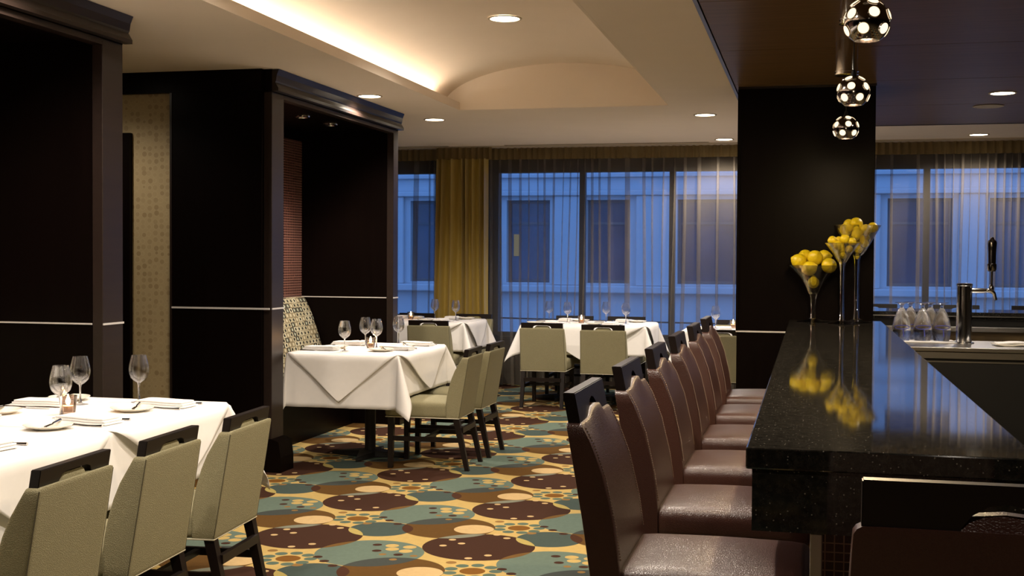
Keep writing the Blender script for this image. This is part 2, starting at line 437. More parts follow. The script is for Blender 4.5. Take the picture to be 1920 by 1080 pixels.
# outer walls
struct(MB().box(4.95, 5.05, -3.2, 14, 0, 3.2).build('wall_right', 'plaster_dark', smooth=False), 'dark wall behind the bar')
struct(MB().box(-8, 5, -3.3, -3.2, 0, 3.2).build('wall_back', 'plaster_dark', smooth=False), 'dark wall behind the camera')
struct(MB().box(-8.1, -8, -3.3, 14, 0, 3.2).build('wall_left', 'plaster_dark', smooth=False), 'dark wall beyond the alcoves')
WY = 13.70
wf = MB()
wf.box(-8, 5, WY, WY+.3, 2.47, 3.2); wf.box(-8, 5, WY, WY+.3, 0, .55)
wf.box(-8, -5.6, WY, WY+.3, .55, 2.47); wf.box(-4.20, -3.53, WY, WY+.3, .55, 2.47); wf.box(4.2, 5, WY, WY+.3, .55, 2.47)
struct(wf.build('wall_front', 'plaster_dark', smooth=False), 'dark window wall with a pier behind the gold drape')
def window(n, x0, x1, mull, label):
    w = struct(thing('window_%d' % n, None, None, (0, 0, 0)), label)
    f = MB(); b = .045
    f.box(x0, x0+b, WY-.02, WY+.08, .55, 2.47); f.box(x1-b, x1, WY-.02, WY+.08, .55, 2.47)
    f.box(x0+b, x1-b, WY-.02, WY+.08, 2.425, 2.47); f.box(x0+b, x1-b, WY-.02, WY+.08, .55, .60)
    f.build('window_frame', 'steel_frame', w, smooth=False)
    for m in mull: MB().box(m-.032, m+.032, WY-.02, WY+.08, .60, 2.425).build('mullion', 'steel_frame', w, smooth=False)
    xs = [x0+b]+[v for m in mull for v in (m-.032, m+.032)]+[x1-b]
    for i in range(0, len(xs), 2): MB().box(xs[i], xs[i+1], WY+.02, WY+.028, .60, 2.425).build('pane', 'window_glass', w, smooth=False)
    MB().box(x0, x1, WY-.05, WY+.01, .52, .55).build('window_sill', 'steel_frame', w, smooth=False)
window(1, -5.6, -4.20, [], 'dark framed window beside the gold drape')
window(2, -3.53, 4.2, [-2.51, -1.495, -.35, .45, 1.195, 2.35, 3.3], 'long dark framed window with slim mullions')

# ------------------------------------------------------------------ alcoves on the left
AX = -3.50; ABK = -4.36
def alcove(name, y0, y1, front, label):
    """y0..y1 is the whole front; stiles at both ends, open between"""
    w = struct(thing(name, None, None), label)
    ya, yb = y0+.19, y1-.12
    if not front: yb = y1-.19
    def st(a, b): MB().box(AX-.06, AX, a, b, .2, 2.55, .003, 1).build('stile', 'espresso_bright', w, smooth=False)
    st(y0, ya); st(yb, y1)
    MB().box(AX-.06, AX, ya, yb, 2.52, 2.56).build('head_rail', 'espresso_bright', w, smooth=False)
    # side panels with the mid rail
    MB().box(ABK-.1, AX-.06, y0, y0+.10, 0, CE).build('side_panel', 'espresso', w, smooth=False)
    MB().box(ABK-.1, AX-.06, yb, y1, 0, CE).build('side_panel', 'espresso', w, smooth=False)
    MB().box(ABK-.1, ABK, y0+.1, yb, 0, CE).build('back_panel', 'espresso', w, smooth=False)
    MB().box(ABK, ABK+.012, y0+.1, yb, 1.02, 2.46).build('mosaic_panel', 'mosaic', w, smooth=False)
    MB().box(ABK, AX-.06, y0+.1, yb, 2.55, 2.60).build('alcove_ceiling', 'espresso', w, smooth=False)
    # frieze and crown
    MB().box(AX-.06, AX, y0, y1, 2.55, CE).build('frieze', 'espresso', w, smooth=False)
    cr = [(AX, 2.555), (AX+.045, 2.555), (AX+.045, 2.575), (AX+.022, 2.612), (AX+.028, 2.622), (AX+.034, 2.66), (AX+.05, 2.698), (AX, 2.698)]
    MB().prism(cr, 'y', y0-.0, y1+.02).build('crown', 'espresso_bright', w, smooth=False)
    for a, b in ((y0, ya), (yb, y1)):
        MB().prism([(AX-.06, 0), (AX+.07, 0), (AX+.07, .10), (AX+.055, .205), (AX+.03, .215), (AX, .225), (AX-.06, .225)], 'y', a-.01, b+.01).build('plinth', 'espresso', w, smooth=False)
        MB().box(AX-.0, AX+.006, a, b, 1.094, 1.104).build('trim_strip', 'strip_metal', w, smooth=False)
    MB().box(ABK, AX-.06, yb-.006, yb, 1.096, 1.104).build('trim_strip', 'strip_metal', w, smooth=False)
    return w, ya, yb
a2, a2y0, a2y1 = alcove('wall_alcove_far', 7.60, 10.18, True, 'dark timber alcove with mosaic back wall beside the window tables')
a1, a1y0, a1y1 = alcove('wall_alcove_near', 2.9, 5.77, False, 'dark timber alcove behind the long table')
# cross wall between the alcoves: dark panel, wallpaper panel, door
cw = struct(thing('wall_cross', None, None), 'cross wall of dark timber with a gold wallpaper panel')
MB().box(-4.22, AX-.06, 7.57, 7.5995, 0, 2.56).build('side_panel', 'espresso', cw, smooth=False)
MB().box(-6.5, AX-.06, 7.566, 7.5995, 2.555, CE).build('frieze', 'espresso', cw, smooth=False)
MB().box(-4.22, AX, 7.562, 7.57, 1.094, 1.106).build('trim_strip', 'strip_metal', cw, smooth=False)
MB().box(-6.5, -4.235, 7.590, 7.5995, 0, 2.555).build('wallpaper_panel', 'wallpaper', cw, smooth=False)
MB().box(-4.235, -4.22, 7.566, 7.5995, 0, 2.555).build('edge_trim', 'espresso_bright', cw, smooth=False)
MB().box(-6.5, ABK-.1, 7.72, 10.2, 0, CE).build('core', 'plaster_dark', cw, smooth=False)
dr = struct(thing('door_1', None, None), 'dark doorway in the wallpaper wall')
MB().box(-4.60, -4.53, 7.555, 7.59, 0, 2.29).build('door_frame', 'espresso', dr, smooth=False)
MB().box(-5.6, -4.60, 7.555, 7.59, 2.22, 2.29).build('door_frame', 'espresso', dr, smooth=False)
MB().box(-5.6, -4.60, 7.575, 7.59, 0, 2.22).build('door_leaf', 'espresso', dr, smooth=False)
MB().box(-4.70, -4.605, 7.555, 7.575, 2.17, 2.20).build('door_closer', 'steel', dr, smooth=False)

# pillar at the end of the bar
pl = struct(thing('pillar', None, None), 'square dark timber pillar at the end of the bar')
MB().box(-.51, .436, 8.98, 9.75, 0, 2.688, .004, 1).build('shaft', 'espresso', pl, smooth=False)
MB().box(-.516, .442, 8.974, 9.756, .926, .937).build('trim_strip', 'strip_metal', pl, smooth=False)
MB().box(-.514, .440, 8.976, 9.754, 2.672, 2.688).build('head_strip', 'espresso_bright', pl, smooth=False)
MB().box(-.516, -.50, 8.972, 8.985, .937, 2.67).build('corner_bead', 'espresso', pl, smooth=False)

# ------------------------------------------------------------------ lights
def spot(parent, loc, watts, cone=115, blend=.6, col=WARM, size=.05):
    l = bpy.data.lights.new('lamp', 'SPOT'); l.energy = watts; l.spot_size = math.radians(cone); l.spot_blend = blend
    l.color = col; l.shadow_soft_size = size
    ob = bpy.data.objects.new('lamp', l); COL.objects.link(ob); ob.parent = parent; ob.location = loc; return ob
def downlight(x, y, z, label, group, watts=None, cone=150, r=.085, disc='lamp_disc'):
    d = thing('downlight', label, 'ceiling light', (x, y, z), 0, group)
    MB().lathe([(r, -.001), (r, -.006), (r+.014, -.006), (r+.016, 0), (r, 0)], 28).build('trim_ring', 'cream_disc', d)
    MB().lathe([(r*.99, -.0022), (0, -.0022)], 28).build('lens', disc, d)
    spot(d, (0, 0, -.03), watts or SPOT_W, cone); return d
G1 = 'recessed downlights in the painted ceiling'
for x, y, wts, lab in ((-3.336, 9.02, 1.0, 'round recessed downlight close to the far alcove cornice'),
                  (-3.318, 10.66, 1.3, 'round recessed downlight between the alcove and the window'),
                  (-.897, 10.74, 1.3, 'round recessed downlight just left of the pillar head'),
                  (-.882, 12.96, 1.2, 'round recessed downlight near the curtain beside the pillar'),
                  (1.606, 12.905, 1.0, 'round recessed downlight near the curtain beyond the bar'),
                  (-4.75, 6.72, .30, 'added hidden downlight in the passage, brightening the wallpaper'),  # added lamp hidden behind the near alcove, lifts the dark wallpaper
                  (-3.22, 4.75, .52, 'added unseen downlight lighting the far part of the long table'),  # out of frame, added to light the table
                  (-3.22, 2.9, .55, 'added unseen downlight lighting the near part of the long table'),  # second added lamp beyond the frame, same purpose
                  (-.85, 5.35, 1.2, 'round recessed downlight above the middle of the bar stools'),
                  (-.85, 3.3, 1.1, 'round recessed downlight above the bar stools nearest the bar end'),
                  ):
    downlight(x, y, CE, lab, G1, SPOT_W*wts)
for y, wv, lab in ((8.07, 1.3, 'the far part'), (5.3, 1.1, 'an added unseen position at the middle'), (2.9, .8, 'an added unseen position at the near part')):  # middle and near ones are unseen, added for general illumination
    downlight(-2.02, y, 3.066, 'round recessed downlight in '+lab+' of the vault', 'downlights in the vault', SPOT_W*wv, r=.10)
for x, y, lab, wv in ((1.364, 9.66, 'round recessed downlight in the dark soffit above the beer tap', .9), (1.364, 6.6, 'added unseen downlight in the dark soffit lighting the bar aisle', .7),  # aisle lamp is added outside the view as extra warm light
                  (.6, .75, 'added unseen downlight in the dark soffit lighting the bar end', .35)):  # added overhead outside the view to brighten the end stool's back
    downlight(x, y, CE-.012, lab, 'downlights in the dark soffit', SPOT_W*wv)
sp = thing('ceiling_speaker', 'round cream ceiling speaker in the dark soffit beside a downlight', 'speaker', (1.37, 10.46, CE-.012))
MB().lathe([(.11, 0), (.12, -.004), (.108, -.008), (.10, -.007), (.10, -.0045)], 28).build('rim', 'cream_disc', sp)
MB().lathe([(.10, -.0055), (0, -.0055)], 28).build('grille', 'cream_disc', sp)
for y, lab in ((8.98, 'small chrome downlight in the alcove ceiling above the booth table'), (9.56, 'small chrome downlight at the window end of the alcove ceiling')):
    d = thing('alcove_downlight', lab, 'ceiling light', (-3.878, y, 2.55))
    MB().lathe([(.035, -.004), (.045, -.012), (.058, -.008), (.060, 0)], 24).build('trim_ring', 'chrome', d)
    MB().lathe([(.036, -.0045), (0, -.0045)], 24).build('lens', 'cream_disc', d)
    spot(d, (0, 0, -.03), 16, 80)
d = thing('alcove_downlight', 'small chrome downlight in the near alcove ceiling', 'ceiling light', (-3.878, 4.4, 2.55))
MB().lathe([(.035, -.004), (.045, -.012), (.058, -.008), (.060, 0)], 24).build('trim_ring', 'chrome', d)
MB().lathe([(.036, -.0045), (0, -.0045)], 24).build('lens', 'cream_disc', d)
spot(d, (0, 0, -.03), 12, 80)
for x0, x1, lab in ((-5.4, -3.95, 'slim linear air slot in the ceiling before the gold drape'), (-3.31, -1.06, 'slim linear air slot in the ceiling before the long window')):
    s_ = thing('air_slot', lab, 'vent', ((x0+x1)/2, 13.23, CE)); hw = (x1-x0)/2
    MB().box(-hw, hw, -.022, .022, -.004, 0).build('frame', 'cream_disc', s_, smooth=False)
    MB().box(-hw+.01, hw-.01, -.008, .008, -.0055, -.002).build('slot', 'black', s_, smooth=False)

# ------------------------------------------------------------------ curtains
rc = random.Random(3)
def pleat_curve(x0, x1, period, A, B, seedv, jitter=.6, step=12):
    r = random.Random(seedv); pts = []; x = x0
    while x < x1:
        q = r.choice((.75, 1, 1, 1.7, 2.9)) if jitter > .3 else 1; p = period*q*r.uniform(.85, 1.15); a = A*p*r.uniform(.7, 1.15); b = B*(.6+.8*r.random())
        for k in range(step):
            f = k/step; pts.append((x+p*f+a*math.sin(2*PI*f), b*math.cos(2*PI*f)-b*.0, r.random()))
        x += p
    return pts
def curtain_mesh(x0, x1, y, z0, z1, period, A, B, seedv, rows=10, jitter=.6, sway=.03, step=12):
    pts = pleat_curve(x0, x1, period, A, B, seedv, jitter, step); n = len(pts)-1
    r = random.Random(seedv+1); ph = [r.random()*6 for _ in range(4)]
    m = MB()
    def fn(u, v):
        i = min(n, int(round(u*n))); px, py, _ = pts[i]
        z = z0+(z1-z0)*v; d = (1-v)
        s = sway*d*(math.sin(px*5.1+ph[0])+.7*math.sin(px*11.3+ph[1]+2.3*v))
        k = 1+.25*math.sin(3.0*v+px*3+ph[2])
        return (px+s, y+py*k+.012*math.sin(px*2.7+ph[3])*d, z)
    m.grid(fn, n, rows); return m
def curtain(name, label, x0, x1, y, mat, period, A, B, seedv, group=None):
    c = thing(name, label, 'curtain', ((x0+x1)/2, y, 0), 0, group); cx = (x0+x1)/2
    curtain_mesh(x0-cx, x1-cx, 0, .012, 2.56, period, A, B, seedv).build('panel', mat, c, angle=180)
    curtain_mesh(x0-cx, x1-cx, -.01, 2.555, 2.685, .075, .05, .018, seedv+5, rows=3, jitter=.1, sway=0, step=8).build('heading', 'heading_fabric', c, angle=180)
    return c
curtain('sheer_curtain', 'smoky sheer curtain over the narrow window left of the gold drape', -5.7, -4.10, 13.44, 'sheer_fabric', .085, .36, .040, 11)
curtain('sheer_curtain', 'smoky sheer curtain over the wide window behind the window tables', -3.58, -.42, 13.44, 'sheer_fabric', .085, .36, .040, 12)
curtain('sheer_curtain', 'smoky sheer curtain over the window beyond the bar', -.30, 4.6, 13.44, 'sheer_fabric', .085, .36, .040, 13)
curtain('drape', 'opaque gold drape hanging in front of the window pier', -4.12, -3.52, 13.30, 'gold_fabric', .066, .17, .06, 14)
cr = thing('curtain_rail', 'slim ceiling track carrying the curtains', 'curtain rail', (-.5, 13.40, CE))
MB().box(-5.2, 5.2, -.10, .03, -.012, 0).build('track', 'cream_disc', cr, smooth=False)

# ------------------------------------------------------------------ street outside
FY = 30.0
struct(MB().box(-60, 60, 14.05, 70, -4.2, -4.0).build('ground_street', 'street', smooth=False), 'dark street outside')
bd = thing('stone_building', 'pale stone building with tall dark windows across the street', 'building', (0, FY, 0))
wins = [(-14.6, -13.4), (-12.3, -11.1), (-9.97, -9.0), (-7.43, -6.32), (-5.39, -4.31), (-3.15, -1.69), (-.7, .6), (1.75, 3.2), (4.0, 5.3), (6.3, 7.6), (8.6, 9.9)]
rowsz = [(-3.2, -.4), (.84, 2.90), (4.1, 6.4)]
xs = [-30]+[v for w in wins for v in w]+[25]
wall = MB()
for i in range(0, len(xs), 2): wall.box(xs[i], xs[i+1], 0, .6, -4, 9)
for a, b in wins:
    for z0, z1 in zip([-4]+[r[1] for r in rowsz], [r[0] for r in rowsz]+[9]): wall.box(a, b, 0, .6, z0, z1)
wall.build('wall', 'limestone', bd, smooth=False)
for x0, x1 in ((-30, 25),):
    MB().box(x0, x1, -.25, 0, .60, .78, .03, 2).build('ledge', 'limestone', bd, smooth=False)
    MB().box(x0, x1, -.18, 0, 3.0, 3.12, .02, 2).build('ledge', 'limestone', bd, smooth=False)
    MB().box(x0, x1, -.10, 0, 3.45, 3.55, .02, 2).build('ledge', 'limestone', bd, smooth=False)
for a, b in zip(wins, wins[1:]):
    c = (a[1]+b[0])/2; hw = (b[0]-a[1])/2*.72
    MB().box(c-hw, c+hw, -.12, 0, .78, 3.0, .02, 1).build('pilaster', 'limestone', bd, smooth=False)
for i, (a, b) in enumerate(wins):
    for z0, z1 in rowsz:
        w = MB(); f = .07; mz = z0+(z1-z0)*.72; mx = (a+b)/2
        w.box(a, a+f, .22, .30, z0, z1); w.box(b-f, b, .22, .30, z0, z1); w.box(a+f, b-f, .22, .30, z1-f, z1); w.box(a+f, b-f, .22, .30, z0, z0+f)
        w.box(a+f, b-f, .23, .29, mz-.03, mz+.03)
        wo = w.build('window', 'facade_frame', bd, smooth=False)
        MB().box(a+f, b-f, .27, .28, z0+f, z1-f).build('pane', 'facade_glass', wo, smooth=False)
lit = MB().box(-7.30, -7.16, .245, .262, 1.5, 2.05).build('lit_blind', 'shop_light', bd, smooth=False)
for i, (z, dz, yv) in enumerate(((.42, -.05, 25), (-.05, .14, 24), (.02, -.2, 26))):
    n = 24
    c = MB().tube([(-18+36*k/n, yv, z+dz*k/n-.5*math.sin(PI*k/n)*.5) for k in range(n+1)], .018, 6).build('overhead_cable', 'cable')
    tag(c, 'thin black overhead cable sagging across the street', 'cable', 'cables across the street')

# ------------------------------------------------------------------ chairs
def lerp(a, b, f): return a+(b-a)*f
def pw(pts, z):
    if z <= pts[0][0]: return pts[0][1]
    for (a, va_), (b, vb) in zip(pts, pts[1:]):
        if z <= b: return lerp(va_, vb, (z-a)/(b-a))
    return pts[-1][1]
def make_chair():
    c = thing('dining_chair', 'x', 'chair')
    hw = .222
    rear = [(.353, 0), (.775, -.068)]; front = [(.353, .092), (.46, .094), (.55, .078), (.66, .045), (.775, -.022)]
    def wb(p):
        z = p.z; f = p.y
        w = 1.0-.03*(z-.353)/.42
        return (p.x*w, lerp(pw(rear, z), pw(front, z), f), z)
    # back: unit depth warped to profile
    b = MB(); b.rbox(-hw, hw, 0, 1, .353, .775, .012, 9, wb); b.build('backrest', 'chair_fabric', c, angle=60)
    b = MB(); b.rbox(-hw+.006, hw-.006, .065, .53, .353, .462, .028, 9, lambda p: (p.x, p.y, p.z+(.022*(1-(p.x/hw)**2)*(1-((p.y-.30)/.24)**2) if p.z > .41 else 0)))
    b.build('seat', 'chair_fabric', c, angle=60)
    # top rail with hand slot
    def tilt(p): return (p[0], p[1]-.068-(p[2]-.775)*.16+.012, p[2])
    poly = [(-.205, .755), (-.105, .755), (-.085, .795), (-.06, .803), (.06, .803), (.085, .795), (.105, .755), (.205, .755), (.205, .826), (-.205, .826)]
    MB().prism(poly, 'y', 0, .032, .002, tilt).build('top_rail', 'espresso_rail', c, angle=30)
    MB().rbox(-.088, .088, -.052, -.008, .755, .798, .018, 5, lambda p: (p.x*(1-.25*(p.z-.755)/.04), p.y, p.z)).build('head_pad', 'chair_fabric', c, angle=60)
    for s in (-1, 1):
        MB().leg((s*.195, .025, .36), (s*.198, -.055, 0), .021, .015).build('leg', 'espresso_rail', c, smooth=False)
        MB().leg((s*.193, .485, .36), (s*.193, .49, 0), .021, .016).build('leg', 'espresso_rail', c, smooth=False)
        MB().box(s*.195-.010, s*.195+.010, -.005, .475, .19, .222).build('stretcher', 'espresso_rail', c, smooth=False)
    MB().box(-.185, .185, .235, .26, .195, .218).build('stretcher', 'espresso_rail', c, smooth=False)
    MB().box(-.185, .185, -.022, .0, .255, .29).build('stretcher', 'espresso_rail', c, smooth=False)
    p = .356
    MB().tube([(-hw+.008, .52, p), (-hw, .09, p), (-hw, .002, p), (hw, .002, p), (hw, .09, p), (hw-.008, .52, p)], .0035, 6, True).build('piping', 'piping', c)
    for s in (-1, 1):
        MB().tube([(s*hw*(1-.03*(z-.353)/.42)*.996, pw(rear, z)+.002, z) for z in (.36, .45, .55, .65, .765)], .0022, 5).build('seam', 'seam_thread', c)
    return c
chair = Proto(make_chair)
GC = 'olive dining chairs'
d = math.radians
for y, rz, lab in ((4.52, 94, 'olive upholstered dining chair at the far end of the long table'), (3.908, 93.5, 'olive upholstered dining chair second from the far end of the long table'),
                   (3.32, 93.5, 'olive upholstered dining chair third from the far end of the long table'), (2.74, 93, 'olive upholstered dining chair fourth from the far end of the long table')):
    chair((-2.235, y, 0), d(rz), lab, GC)
chair((-2.31, 8.20, 0), d(92), 'olive upholstered dining chair on the passage side of the booth table', GC)
chair((-2.30, 8.775, 0), d(90), 'olive upholstered dining chair on the window side of the booth table', GC)
chair((-2.505, 11.60, 0), d(0), 'olive dining chair on the room side of the middle window table, farther from the bar', GC)
chair((-1.885, 11.45, 0), d(0), 'olive dining chair on the room side of the middle window table, nearer the bar', GC)
chair((-2.48, 13.08, 0), d(180), 'olive dining chair on the curtain side of the middle window table, farther from the bar', GC)
chair((-1.915, 13.08, 0), d(180), 'olive dining chair on the curtain side of the middle window table, nearer the bar', GC)
chair((-3.67, 11.66, 0), d(0), 'olive dining chair on the room side of the table before the gold drape', GC)
chair((-3.62, 13.08, 0), d(180), 'olive dining chair in front of the gold drape', GC)
chair((-4.28, 13.08, 0), d(180), 'olive dining chair against the narrow window left of the gold drape', GC)
chair((-.75, 11.02, 0), d(0), 'olive dining chair with its back to the room, half hidden by the pillar', GC)
chair((-.72, 12.75, 0), d(180), 'olive dining chair against the curtain, half hidden by the pillar', GC)

def make_stool():
    c = thing('bar_stool', 'x', 'bar stool')
    hw = .228
    rear = [(.585, .02), (.8, -.012), (1.05, -.058)]; front = [(.585, .082), (.70, .080), (.80, .066), (.92, .038), (1.0, .008), (1.05, -.020)]
    def wb(p):
        return (p.x*(1-.05*max(0, p.z-.75)/.3), lerp(pw(rear, p.z), pw(front, p.z), p.y), p.z+(.026*math.exp(-(p.x/.085)**4) if p.z > 1.03 and p.y > .2 else 0))
    MB().rbox(-hw, hw, 0, 1, .585, 1.05, .018, 11, wb).build('backrest', 'leather', c, angle=60)
    MB().rbox(-hw, hw, .06, .53, .60, .70, .034, 9, lambda p: (p.x, p.y, p.z+(.020*(1-(p.x/hw)**2)*(1-((p.y-.295)/.235)**2) if p.z > .655 else 0))).build('seat', 'leather', c, angle=60)
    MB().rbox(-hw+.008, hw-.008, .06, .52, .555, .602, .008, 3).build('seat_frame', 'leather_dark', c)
    def tilt(p): return (p[0], p[1]-.058-(p[2]-1.05)*.2+.004, p[2])
    arc_ = [(.070*math.cos(PI-PI*k/8), 1.03+.066*math.sin(PI*k/8)) for k in range(9)]
    poly = [(-.205, 1.02), (-.070, 1.02)]+arc_+[(.070, 1.02), (.205, 1.02), (.205, 1.122), (-.205, 1.122)]
    MB().prism(poly, 'y', 0, .030, .002, tilt).build('top_rail', 'espresso_rail', c, angle=30)
    for s in (-1, 1):
        MB().leg((s*.195, .06, .59), (s*.205, -.05, 0), .021, .016).build('leg', 'espresso_rail', c, smooth=False)
        MB().leg((s*.193, .485, .59), (s*.198, .50, 0), .021, .016).build('leg', 'espresso_rail', c, smooth=False)
        MB().box(s*.2-.010, s*.2+.010, -.005, .485, .24, .272).build('stretcher', 'espresso_rail', c, smooth=False)
    MB().box(-.19, .19, .487, .507, .20, .232).build('foot_rest', 'steel', c, smooth=False)
    MB().box(-.19, .19, -.028, -.006, .30, .33).build('stretcher', 'espresso_rail', c, smooth=False)
    for s in (-1, 1):     # running stitch beside the edge of the back
        st = MB()
        zs = [.72+.32*k/46 for k in range(47)]
        for a, b in zip(zs[::1], zs[1::1]):
            q = lambda z: (s*(hw*(1-.05*max(0, z-.75)/.3)-.020), pw(front, z)+.0015, z)
            p0, p1 = Vector(q(a)), Vector(q(a+(b-a)*.6)); st.tube([p0, p1], .0016, 4)
        st.build('stitching', 'stitch', c)
    return c
stool = Proto(make_stool)
words = ['nearest the bar end', 'second from the bar end', 'third from the bar end', 'fourth from the bar end', 'fifth from the bar end', 'nearest the pillar']
for y, wd_ in zip((3.136, 3.897, 4.657, 5.42, 6.22, 6.99), words):
    stool((-.515, y, 0), d(-90), 'brown leather bar stool in the row along the bar, '+wd_, 'brown leather bar stools')
stool((.285, 1.965, 0), d(0), 'brown leather bar stool at the short end of the bar, its back to the room', 'brown leather bar stools')
for x, lab in ((.60, 'beside the pillar'), (1.33, 'behind the beer tap'), (2.02, 'farthest from the pillar')):
    stool((x, 12.05, 0), d(180), 'bar stool on the window side of the far counter, '+lab, 'stools beyond the far counter', (1, 1, .925))

# ------------------------------------------------------------------ tables
def table(name_label, x0, x1, y0, y1, peds):
    cx, cy = (x0+x1)/2, (y0+y1)/2; hx, hy = (x1-x0)/2, (y1-y0)/2
    tb = thing('dining_table', name_label, 'table', (cx, cy, 0))
    MB().box(-hx+.01, hx-.01, -hy+.01, hy-.01, .745, .778, .006, 2).build('tabletop', 'espresso', tb, smooth=False)
    for px, py in peds:
        px -= cx; py -= cy
        MB().lathe([(0, .05), (.040, .05), (.038, .70), (.06, .74), (0, .745)], 16, (px, py, 0)).build('column', 'black_iron', tb)
        MB().prism([(.30*math.cos(PI/4*k)*(1 if k % 2 == 0 else .28), .30*math.sin(PI/4*k)*(1 if k % 2 == 0 else .28)) for k in range(8)], 'z', .004, .03, .004,
                   lambda p: (p[0], p[1], p[2]+(.028*(1-min(1, math.hypot(p[0], p[1])/.3)) if p[2] > .02 else 0))).build('foot', 'black_iron', tb, loc=(px, py, 0))
    return tb
def cloth(label, x0, x1, y0, y1, drop, seedv, ztop=.786, group=None, dropx=None, tight=None, rest=None):
    cx, cy = (x0+x1)/2, (y0+y1)/2; hx, hy = (x1-x0)/2, (y1-y0)/2
    r = random.Random(seedv); ph = [r.random()*6.28 for _ in range(6)]
    def axis(h):
        n = max(8, int(h*2/.05)); ins = [-h+2*h*k/n for k in range(n+1)]
        ov = [h+drop*(k/14)**1.15 for k in range(1, 15)]
        return [-a for a in ov[::-1]]+ins+ov
    S, T = axis(hx), axis(hy)
    m = MB()
    def pt(s, t_):
        dx, dy = max(abs(s)-hx, 0), max(abs(t_)-hy, 0); rr = math.hypot(dx, dy)
        bx, by = max(-hx, min(hx, s)), max(-hy, min(hy, t_))
        if rr == 0: return (bx, by, ztop+.0008*math.sin(9*bx+ph[0])*math.sin(8*by+ph[1]))
        sg = (math.copysign(1, s), math.copysign(1, t_))
        if sg[0] > 0 and dropx: dx *= dropx/drop
        rr = math.hypot(dx, dy); th = math.atan2(dy, dx)
        fold = math.sin(2*th) if (dx > 0 and dy > 0) else 0
        k = .05+(.06 if tight == sg else .40)*max(0, fold)**1.3
        f = rr/drop
        wave = .010*math.sin((by if dy == 0 else bx)*13+ph[2]+ph[3]*(sg[0]+1)+sg[1])*min(1, f)*(1-fold)
        wave += .006*math.sin((by if dy == 0 else bx)*31+ph[4])*f*f*(1-fold)
        out = .010*(1-math.exp(-rr/.008))+k*rr+abs(wave)*.8
        z = ztop-(math.sqrt(max(0, 1-k*k))*rr)+.008*(math.exp(-rr/.012)-1)*-1*0
        z = ztop-max(0, math.sqrt(1-k*k)*rr-.008*(1-math.exp(-rr/.008)))
        if rest == sg and fold > 0: z = max(z, .492+.004*math.sin(40*rr))
        return (bx+sg[0]*math.cos(th)*out, by+sg[1]*math.sin(th)*out, z)
    V = [[m.bm.verts.new(pt(s, t_)) for s in S] for t_ in T]
    for j in range(len(T)-1):
        for i in range(len(S)-1): m.bm.faces.new((V[j][i], V[j][i+1], V[j+1][i+1], V[j+1][i]))
    ob = m.build('tablecloth', 'linen', angle=80, loc=(cx, cy, 0))
    sl = ob.modifiers.new('thick', 'SOLIDIFY'); sl.thickness = .002; sl.offset = -1
    return tag(ob, label, 'tablecloth', group)
def topper(label, x0, x1, y0, y1, tips, seedv, ztop=.7895, group=None):
    """square overlay whose four corners hang over the edges as triangles; tips = drop on -x, +x, -y, +y side"""
    cx, cy = (x0+x1)/2, (y0+y1)/2; hx, hy = (x1-x0)/2, (y1-y0)/2
    r = random.Random(seedv); m = MB()
    m.grid(lambda u, v: (-hx+2*hx*u, -hy+2*hy*v, ztop+.0008*math.sin(9*u*hx*2)*math.sin(8*v*2*hy)), 16, 16)
    for k, tip in enumerate(tips):
        if tip <= 0: continue
        ph = r.random()*6
        def fn(u, v, k=k, tip=tip, ph=ph):
            w = (u-.5)*2*(1-v*.995); dd = v*tip
            o = .016*(1-math.exp(-dd/.008))+.072*dd+.012*math.sin(w*6+ph)*v+(.010 if v > 0 else 0)*min(1, dd/.03)+.012*min(1, dd/.05)
            z = ztop-max(0, dd-.008*(1-math.exp(-dd/.008)))
            if k == 0: return (-hx-o, hy*w, z)
            if k == 1: return (hx+o, hy*w, z)
            if k == 2: return (hx*w, -hy-o, z)
            return (hx*w, hy+o, z)
        m.grid(fn, 20, 22)
    bmesh.ops.remove_doubles(m.bm, verts=m.bm.verts[:], dist=.0008)
    ob = m.build('cloth_topper', 'linen', angle=80, loc=(cx, cy, 0))
    sl = ob.modifiers.new('thick', 'SOLIDIFY'); sl.thickness = .002; sl.offset = -1
    return tag(ob, label, 'table topper', group)

T1 = (-3.44, -2.56, 1.55, 5.08); T2 = (-3.50, -2.70, 7.86, 8.95)
W1 = (-4.62, -3.42, 12.0, 12.85); W2 = (-2.80, -1.56, 11.95, 12.83); W3 = (-1.15, -.02, 11.42, 12.30)
table('long dining table under white cloths before the near alcove', *T1, [(-3.0, 4.6), (-3.0, 3.3), (-3.0, 2.0)])
table('booth table under white cloths in the far alcove', *T2, [(-3.10, 8.42)])
table('window table under a white cloth before the gold drape', *W1, [(-4.02, 12.42)])
table('window table under a white cloth in the middle of the long window', *W2, [(-2.48, 12.38), (-1.86, 12.38)])
table('window table under a white cloth behind the pillar', *W3, [(-.58, 11.86)])
cloth('white linen cloth draped over the long table', *T1, .37, 1, dropx=.295)
cloth('white linen cloth draped over the booth table', *T2, .375, 2, dropx=.30, tight=(-1, -1), rest=(1, 1))
cloth('white linen cloth draped over the window table before the gold drape', *W1, .30, 3)
cloth('white linen cloth draped over the middle window table', *W2, .30, 4)
cloth('white linen cloth draped over the window table behind the pillar', *W3, .30, 5)
topper('white linen topper with pointed flaps on the far part of the long table', T1[0], T1[1], 4.12, 5.08, (.3, .30, 0, .3), 1, group=None)
topper('white linen topper with pointed flaps on the middle part of the long table', T1[0], T1[1], 3.13, 4.115, (.3, .30, 0, 0), 2)
topper('white linen topper with pointed flaps on the near part of the long table', T1[0], T1[1], 2.14, 3.125, (.3, .30, 0, 0), 3)
topper('white linen topper with a pointed flap on the booth table', *T2, (.33, .29, .33, .33), 4)
topper('white linen topper on the window table before the gold drape', *W1, (.3, .33, .36, .3), 5)
topper('white linen topper with points between the chairs of the middle window table', *W2, (.33, .30, .35, .3), 6)

